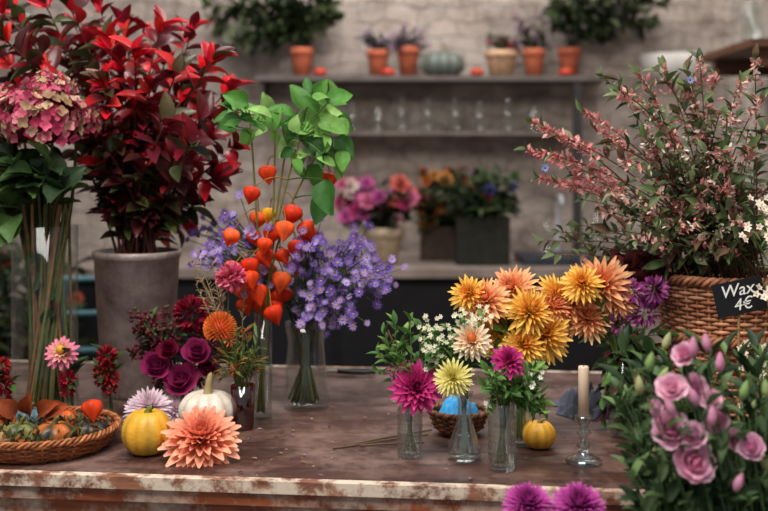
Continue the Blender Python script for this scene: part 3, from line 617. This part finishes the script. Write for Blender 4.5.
ball(m,q+A(0,-.014,.008),.010,lin((210,110,50)),10,6)
for (u,v) in rnd(422,468,322,372,28)+rnd(455,490,310,335,8):
    q=P(u,v,y+R.uniform(-.02,.07)); pts=stemto(m,b,b[2]+h,.012,q,SG,.0011); leafy(m,pts[5:],6,.026,LEAF,FG,.1,1)
    for j in range(4): daisy(m,q+rv(.013),A(R.uniform(-.4,.4),-.8,.5),.006,lin((216,214,190)),lin((210,200,120)),6,.6)
m.obj('blooms',PL,e)
b=T(503,472)+A(0,.014,.001); y=b[1]; k=y/FP; h=.125
e=budvase('ribbed_bud_vase_of_magenta_zinnia',b,pr(.027,h),None,72,ridge(18,.09),RIBG); m=MB()
q=P(508,362,y-.02); stemto(m,b,b[2]+h,.022,q,SG,.002); bloom(m,q,A(.2,-.7,.6),18*k,lin((198,56,132)),lin((166,34,98)),5,14,.36,.6,1.1,-5,75,.2,.3,.55)
for (u,v) in rnd(484,545,368,412,32)+[(530,372),(538,392),(486,385),(495,350)]:
    q=P(u,v,y+R.uniform(-.05,.05)); pts=stemto(m,b,b[2]+h,.022,q,SG,.0012); leafy(m,pts[5:],7,.026,LEAF,FG,.1,1.1,None,2)
    if R.random()<.45:
        for j in range(3): daisy(m,q+rv(.012),A(R.uniform(-.4,.4),-.8,.5),.006,lin((226,224,210)),lin((220,210,120)),6,.6)
m.obj('zinnia_and_filler',PL,e)
def dahl(m,u,v,y,rp,co,ci,tip,ax=None):
    q=P(u,v,y); bloom(m,q,ax if ax is not None else A(R.uniform(-.5,.5),-.8,R.uniform(.1,.8)),rp*y/FP,co,ci,7,21,.21,.7,1.0,-28,84,.4,.5,.5,0,tip,lj=.16,dk=.85); return q
YE=(lin((246,186,66)),lin((240,152,44)),lin((252,212,110))); PE=(lin((244,166,104)),lin((236,116,76)),lin((252,206,156)))
b=T(524,452)+A(0,.06,.001); y=b[1]; h=.19
e=budvase('glass_vase_of_yellow_dahlias',b,[(0,0),(.03,0),(.032,h*.5),(.024,h*.8),(.03,h),(.027,h),(.022,h*.8),(.029,h*.5),(.028,.012),(0,.012)],None,36); m=MB()
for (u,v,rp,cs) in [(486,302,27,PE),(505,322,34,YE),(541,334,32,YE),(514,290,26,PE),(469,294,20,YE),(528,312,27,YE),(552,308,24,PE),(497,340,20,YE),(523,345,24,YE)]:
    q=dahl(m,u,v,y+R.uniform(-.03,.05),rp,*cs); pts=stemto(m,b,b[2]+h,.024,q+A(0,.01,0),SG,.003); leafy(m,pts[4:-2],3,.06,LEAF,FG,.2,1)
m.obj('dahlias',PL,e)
b=T(626,440)+A(0,.03,.001); y=b[1]; h=.17
e=budvase('glass_vase_of_peach_dahlias',b,[(0,0),(.03,0),(.03,h),(.027,h),(.027,.012),(0,.012)],None,36); m=MB()
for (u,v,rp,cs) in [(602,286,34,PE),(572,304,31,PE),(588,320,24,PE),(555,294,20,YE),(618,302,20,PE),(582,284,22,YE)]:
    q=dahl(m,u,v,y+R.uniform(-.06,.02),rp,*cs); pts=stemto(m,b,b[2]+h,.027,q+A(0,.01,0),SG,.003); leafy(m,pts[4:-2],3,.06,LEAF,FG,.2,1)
VI=[lin((180,84,156)),lin((156,70,146)),lin((208,124,182))]
for (u,v) in [(620,322),(630,292),(655,290),(645,314)]:
    q=P(u,v,y); stemto(m,b,b[2]+h,.027,q,SG,.002); pomp(m,q,.03,VI,80,.5,.5)
for (u,v) in rnd(600,658,330,420,34):
    q=P(u,v,y+R.uniform(-.05,.08)); pts=stemto(m,b,b[2]+h,.027,q,SG,.0014); leafy(m,pts[5:],6,.042,LEAF,GL+FG[:1]+[lin((90,36,46))],.1,1.1,None,2)
m.obj('dahlias',PL,e)
c=T(460,440)+A(0,.045,.001); e=empty('small_wicker_bowl_with_blue_cloth',c); m=MB(); DC=[lin((120,74,48)),lin((90,54,36)),lin((146,96,62))]
weave(m,c,[(.03,.003),(.05,.018),(.06,.045)],11,24,.003,DC,True); braid(m,c,.061,.05,.0035,DC,40); lathe(m,[(.0,.002),(.032,.002),(.05,.018)],c,DC[1],24); m.obj('bowl',WICK,e)
m=MB(); n=26; V=[]
for i in range(n):
    for j in range(n):
        X=(i/(n-1)-.5)*2;Y=(j/(n-1)-.5)*2; s=max(abs(X),abs(Y)); rr=math.hypot(X,Y)+1e-6; X2=X/rr*s;Y2=Y/rr*s
        z=.052+.026*(1-s*s)+.009*math.sin(X*7+Y*3)*math.cos(Y*6-X*2)
        V.append((c[0]+X2*.047,c[1]+Y2*.047,c[2]+z-(s**4)*.018))
m.add(np.array(V),gridF(n,n),lin((76,170,230))); m.obj('blue_cloth',CLOTH,e)
b=T(541,452)+A(0,.03,.001); m=MB(); pumpkin(m,b,.035,.058,simplecf(lin((228,168,54)),0),8,.08,48,lin((120,110,60)),.008); m.obj('mini_yellow_pumpkin',SKIN,origin=b)
b=T(586,467)+A(0,.025,.001); y=b[1]; k=y/FP; e=empty('glass_candlestick_with_candle',b); m=MB()
hs=.09
lathe(m,[(0,0),(.034,0),(.035,.004),(.03,.01),(.012,.018),(.008,.026),(.014,.034),(.008,.042),(.0075,.05),(.015,.058),(.008,.066),(.01,.074),(.016,.084),(.016,hs),(.012,hs),(.011,.08),(0,.08)],b,A(1,1,1),32)
m.obj('holder',mat_glass('cut_glass',(.8,.86,.88),.7,.18),e)
m=MB(); lathe(m,[(0,.081),(.0105,.081),(.0102,.182),(.009,.185),(.0,.184)],b,lin((236,210,184)),20); m.obj('candle',WAX,e)
m=MB(); tube(m,[b+A(0,0,.183),b+A(.001,0,.192)],.0008,.0008,lin((40,30,26)),sides=5); m.obj('wick',DARKM,e)
c=T(588,412); c[2]=TZ+.001; m=MB(); n=48; V=[]
for i in range(n):
    for j in range(n):
        X=(i/(n-1)-.5)*2;Y=(j/(n-1)-.5)*2; edge=max(0,1-max(abs(X),abs(Y))**3)
        z=edge*(.03+.018*math.sin(X*8+Y*5+math.sin(Y*9))+.014*math.sin(Y*11-X*4)+.006*math.sin(X*19+Y*8))+.001
        V.append((c[0]+X*.065+.012*math.sin(Y*5),c[1]+Y*.075+.012*math.sin(X*6),c[2]+max(z,.001)))
m.add(np.array(V),gridF(n,n),lin((96,100,114))); m.obj('crumpled_grey_cloth',CLOTH,origin=c)
e0=T(380,443); e=empty('cut_stems',e0); m=MB()
for (u0,v0,u1,v1) in [(333,450,428,436),(345,447,432,431),(360,447,424,444)]:
    a=T(u0,v0);d=T(u1,v1); a[2]=d[2]=TZ+.003; tube(m,[a,(a+d)/2+A(0,.004,.0),d],.002,.0016,lin((120,96,74)),sides=6)
m.obj('stems',PL,e)
e0=T(250,470); e=empty('fallen_leaf_clippings',e0); m=MB()
for k in range(110):
    u=R.choice([R.uniform(235,330),R.uniform(330,640)]); v=R.uniform(400,480); q=T(u,v); q[2]=TZ+.003
    cc=pick([lin((90,100,60)),lin((150,110,70)),lin((70,60,40)),lin((170,130,140)),lin((190,170,150))]); petal(m,q,A(R.uniform(-1,1),R.uniform(-1,1),.1),A(0,0,1),LEAFN if k%2 else LEAFS,R.uniform(.004,.014),cc,cc)
m.obj('clippings',PL,e)
c=T(338,376); c[2]=TZ+.001; e=empty('garden_secateurs',c); m=MB()
for s in (-1,1):
    tube(m,[c+A(0,0,.012),c+A(.03,s*.012,.012),c+A(.07,s*.018,.012),c+A(.1,s*.012,.012)],.007,.005,lin((30,28,30)),sides=8)
    tube(m,[c+A(0,0,.012),c+A(-.02,-s*.006,.014),c+A(-.045,-s*.001,.012)],.005,.001,lin((150,150,150)),sides=6)
m.obj('handles_and_blades',DARKM,e)

# ---------------- RIGHT
c=A((724-384)*2.34/FP,2.34,TZ+.001); y=2.34; H=.325; e=empty('wicker_basket_of_autumn_foliage',c); m=MB()
weave(m,c,[(.10,.004),(.115,.1),(.128,.2),(.147,H)],44,36,.004,WC2,True)
for z,r in ((.012,.104),(.2,.134),(H,.15)): braid(m,c,r,z,.007,WC2,44)
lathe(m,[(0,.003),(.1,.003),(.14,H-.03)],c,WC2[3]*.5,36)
m.obj('basket',WICK,e)
PK=[lin((220,156,152)),lin((204,124,124)),lin((232,184,174)),lin((186,104,106)),lin((226,172,152)),lin((232,208,194))]
RG=[lin((84,106,62)),lin((108,126,80)),lin((64,84,54)),lin((126,138,102)),lin((110,84,66)),lin((96,106,64))]
m=MB(); mth=c+A(0,0,H)
FL=tm(.55,1,.7,.2,.2,3,3)
def branch(u,v,yy,pk,leafs=9,sz=.034,nb=46,pal=None,wd=.012,ext=.9,fs=1.0):
    q=P(u,v,yy); s=mth+A(R.uniform(-.08,.08),R.uniform(-.08,.08),-.04); ctl=s+A((q[0]-s[0])*.3,(q[1]-s[1])*.3,abs(q[2]-s[2])*.6+.04)
    pts=bez(s,ctl,q,12); tube(m,pts,.0022,.001,lin((116,84,66))); leafy(m,pts,leafs,sz,LEAF,RG,.35,1.0,None,2)
    if pk:
        tg=norm(pts[-1]-pts[-3]); L0=np.linalg.norm(pts[-1]-pts[-4])
        for j in range(nb):
            f=R.random()**1.4; pos=pts[-1]-tg*L0*f*ext+rv(wd*(.4+f)); cc=jit(pick(pal or PK),.2); petal(m,pos,tg*.6+rv(.9),rv(1),FL,R.uniform(.009,.018)*fs,cc*.85,cc)
for (u,v) in [(533,122),(545,128),(560,135),(585,112),(528,150),(555,155),(560,182),(598,130),(592,170),(575,175),(540,178)]: branch(u,v,y+R.uniform(-.2,.1),True,6,.03,90,[lin((226,158,152)),lin((212,128,126)),lin((234,180,170)),lin((196,110,110))],.009,.8,.9)
pkp=[(610,190),(600,210),(620,90),(640,75),(655,100),(665,70),(700,62),(715,78),(690,95),(740,85),(760,100),(735,118),(700,130),(670,135),(640,130),(722,150),(750,150),(690,165),(660,180),(730,185),(762,190),(700,205),(735,220),(680,225),(650,215),(640,240),(700,240),(745,235),(765,225),(625,160),(712,180),(755,60),(672,205),(650,150),(680,115),(765,130),(710,105)]
for i,(u,v) in enumerate(pkp): branch(u,v,y+R.uniform(-.25,.15),True,10,.036,40,None,.014,.6)
for (u,v) in rnd(640,768,90,250,30): branch(u,v,y+R.uniform(-.26,.1),True,8,.03,22,[lin((238,228,214)),lin((228,200,190)),lin((214,170,160))],.02,.5,.7)
for (u,v) in rnd(600,768,60,260,32): branch(u,v,y+R.uniform(-.2,.2),False,16,.042)
for (u,v) in rnd(650,768,190,266,26): branch(u,v,y+R.uniform(-.2,.1),True,16,.04,26)
for (u,v) in [(545,240),(560,232),(555,255),(575,240),(590,250),(580,225),(600,232),(610,200),(585,200)]: branch(u,v,y+R.uniform(-.1,.1),False,22,.03)
for (u,v) in [(622,255),(634,262),(646,258),(652,272),(640,276),(668,285),(660,296)]:
    q=P(u,v,y-.05); pts=bez(mth-A(.05,.05,0),(mth+q)/2+A(0,-.03,.04),q,7); tube(m,pts,.003,.002,lin((70,30,30))); leafy(m,pts,6,.055,LEAFB,[lin((90,36,40)),lin((74,30,34)),lin((110,52,44))],.4,1.0,None,2)
for (u,v) in [(545,168),(690,80),(728,130)]:
    daisy(m,P(u,v,y-.1),A(0,-1,.2),.010,lin((130,136,180)),lin((90,80,140)),8,.5)
m.obj('foliage_sprays',PL,e)
b=A(.82,2.06,TZ+.001); e=budvase('glass_vase_of_white_waxflower',b,[(0,0),(.035,0),(.035,.2),(.032,.2),(.032,.012),(0,.012)],None,32); m=MB()
for (u,v) in rnd(758,800,262,300,12)+rnd(738,800,345,400,16)+rnd(750,790,200,260,10):
    q=P(u,v,2.04+R.uniform(-.08,.04)); pts=stemto(m,b,b[2]+.2,.03,q,SG,.0013); leafy(m,pts[6:],7,.03,LEAFN,FG,.1,1)
    for j in range(5): daisy(m,q+rv(.018),A(R.uniform(-.4,.4),-.8,.5),.0085,lin((236,222,204)),lin((200,170,140)),5,.75)
m.obj('waxflower_sprays',PL,e)
y=2.08; c=P(740,297,y); e=empty('chalkboard_price_sign',(c[0],c[1],c[2])); ti=math.radians(12)
m=MB(); w,hh=.049,.033
def lf(dx,dz,dy=0): return c+A(dx*math.cos(ti)-dz*math.sin(ti),dy,dx*math.sin(ti)+dz*math.cos(ti))
V=[lf(-w,-hh),lf(w,-hh),lf(w,-hh,.004),lf(-w,-hh,.004),lf(-w,hh),lf(w,hh),lf(w,hh,.004),lf(-w,hh,.004)]
m.add(np.array(V),np.array([(0,3,2,1),(4,5,6,7),(0,1,5,4),(1,2,6,5),(2,3,7,6),(3,0,4,7)]),lin((22,24,28))); m.obj('board',PAINT,e,smooth=False)
m=MB(); tube(m,[A(c[0],c[1]+.007,TZ+.004),A(c[0],c[1]+.007,c[2]+.01)],.003,.003,lin((150,120,80)),sides=6); lathe(m,[(0,0),(.025,0),(.025,.005),(0,.006)],A(c[0],c[1]+.007,TZ+.001),lin((150,120,80)),20); m.obj('stake',PAINT,e)
mm,nt,o=newmat('chalk_white'); p=nd(nt,'ShaderNodeBsdfPrincipled',Roughness=.9); p.inputs['Base Color'].default_value=(.85,.85,.82,1); L(nt,p.outputs[0],o.inputs[0])
def txt(body,dx,dz,size):
    cu_=bpy.data.curves.new('chalk_text','FONT'); cu_.body=body; cu_.size=size; cu_.align_x='CENTER'; cu_.align_y='CENTER'; cu_.extrude=.0003; cu_.offset=.0001; cu_.shear=.25
    ob=bpy.data.objects.new('chalk_text',cu_); cu_.materials.append(mm); bpy.context.scene.collection.objects.link(ob); ob.parent=e
    p0=lf(dx,dz,-.0012)-c; ob.location=p0; ob.rotation_euler=(pi/2,-ti,0)
txt('Wax',-.004,.014,.034); txt('4€',.002,-.015,.032)
# lisianthus floor bucket
by=1.62; b=A(.60,by,.001); e=empty('floor_bucket_of_pink_lisianthus',b); m=MB()
lathe(m,[(0,0),(.09,0),(.12,.5),(.125,.5),(.125,.51),(.115,.51),(.088,.02),(0,.02)],b,A(1,1,1),40); m.obj('bucket',ZINC,e)
m=MB(); LG=[lin((86,112,72)),lin((68,94,58)),lin((108,132,84)),lin((50,72,44))]
PKL=[lin((236,150,192)),lin((226,128,176)),lin((242,182,208)),lin((228,140,192))]
def bst(q,r=.0025):
    s=b+A(R.uniform(-.06,.06),R.uniform(-.06,.06),.5); ctl=A(s[0]*.5+q[0]*.5,s[1]*.5+q[1]*.5,s[2]+(q[2]-s[2])*.4); pts=bez(s,ctl,q,9); tube(m,np.concatenate([[b+A(0,0,.03)],pts]),r,r*.7,jit(LG[0])); return pts
for (u,v,rp) in [(670,430,21),(672,388,17),(694,463,24),(693,436,15),(684,354,13),(695,388,15),(716,420,15),(752,447,15),(735,440,12),(712,400,12),(656,408,9)]:
    yy=1.60+R.uniform(-.03,.04); q=P(u,v,yy); pts=bst(q); c1=pick(PKL)
    bloom(m,q,A(R.uniform(-.7,.4),-.8,R.uniform(.2,.8)),rp*yy/FP*1.05,c1,c1*A(.9,.72,.82),4,7,.9,.5,1.3,14,72,.5,.15,.35,.38,lin((246,204,222)),nv=7,nu=5,ruf=.05)
    leafy(m,pts[3:-2],4,.05,LEAF,LG,.1,1)
for (u,v) in rnd(640,768,350,500,22)+[(664,350),(708,352),(648,372),(720,372),(742,400),(640,395)]:
    yy=1.62+R.uniform(-.06,.12); q=P(u,v,yy); pts=bst(q,.0016); leafy(m,pts[4:],8,.04,LEAFP,LG,.1,1.0)
    ax=norm(A(R.uniform(-.5,.5),-.1,1)); c1=pick([lin((140,170,104)),lin((160,180,120)),lin((222,156,186)),lin((180,180,130))])
    lathe(m,[(.001,0),(.005,.004),(.0075,.013),(.005,.023),(.001,.031)],q,c1,10,tuple(ax))
for (u,v) in rnd(616,768,350,430,60)+rnd(630,768,430,530,90)+rnd(720,780,470,520,14):
    yy=1.74+R.uniform(-.05,.10) if v<470 else 1.66+R.uniform(-.08,.1); q=P(u,v,yy); pts=bst(q,.0016); leafy(m,pts[3:],9,.048,LEAFP,LG+[lin((40,60,38)),lin((40,60,38))],.0,1.1,None,2)
m.obj('lisianthus',PL,e)
b=A(.262,1.70,.001); e=empty('floor_bucket_of_magenta_chrysanthemum',b); m=MB()
lathe(m,[(0,0),(.07,0),(.095,.5),(.1,.5),(.1,.51),(.09,.51),(.068,.02),(0,.02)],b,A(1,1,1),40); m.obj('bucket',ZINC,e)
m=MB()
for (u,v,rp) in [(528,505,26),(579,507,28),(553,530,26)]:
    q=P(u,v,1.72); pts=bst(q); bloom(m,q,A(0,-.45,.9),rp*1.72/FP,lin((178,50,146)),lin((140,30,112)),8,26,.22,.7,1.1,-15,80,.3,.3,.5,0,lin((200,88,172)))
    leafy(m,pts[3:-2],6,.06,LEAF,LG,.1,1)
m.obj('chrysanthemums',PL,e)

# ---------------- light, world, camera
def area(name,loc,size,power,col,rot):
    l=bpy.data.lights.new(name,'AREA'); l.shape='RECTANGLE'; l.size=size[0]; l.size_y=size[1]; l.energy=power; l.color=col
    o=bpy.data.objects.new(name,l); o.location=loc; o.rotation_euler=rot; bpy.context.scene.collection.objects.link(o)
area('skylight_over_table',(-.5,.9,3.3),(1.8,1.4),118,(1,.95,.88),(math.radians(18),0,0))
area('fill_over_counter',(.2,4.3,3.3),(2.6,1.0),66,(1,.96,.91),(math.radians(12),0,0))  # added fill lamp that brightens the back wall and counter
w=bpy.data.worlds.new('overcast_sky'); bpy.context.scene.world=w; w.use_nodes=True
bg=w.node_tree.nodes['Background']; bg.inputs[0].default_value=(.88,.92,1,1); bg.inputs[1].default_value=.42
cam=bpy.data.cameras.new('camera'); co=bpy.data.objects.new('camera',cam); bpy.context.scene.collection.objects.link(co)
co.location=(0,0,CAMZ); co.rotation_euler=(pi/2,0,0); cam.lens=50; cam.sensor_width=36; cam.shift_y=-95.5/768
cam.dof.use_dof=True; cam.dof.focus_distance=2.12; cam.dof.aperture_fstop=2.4; cam.clip_start=.05
bpy.context.scene.camera=co
bpy.context.scene.view_settings.view_transform='Standard'
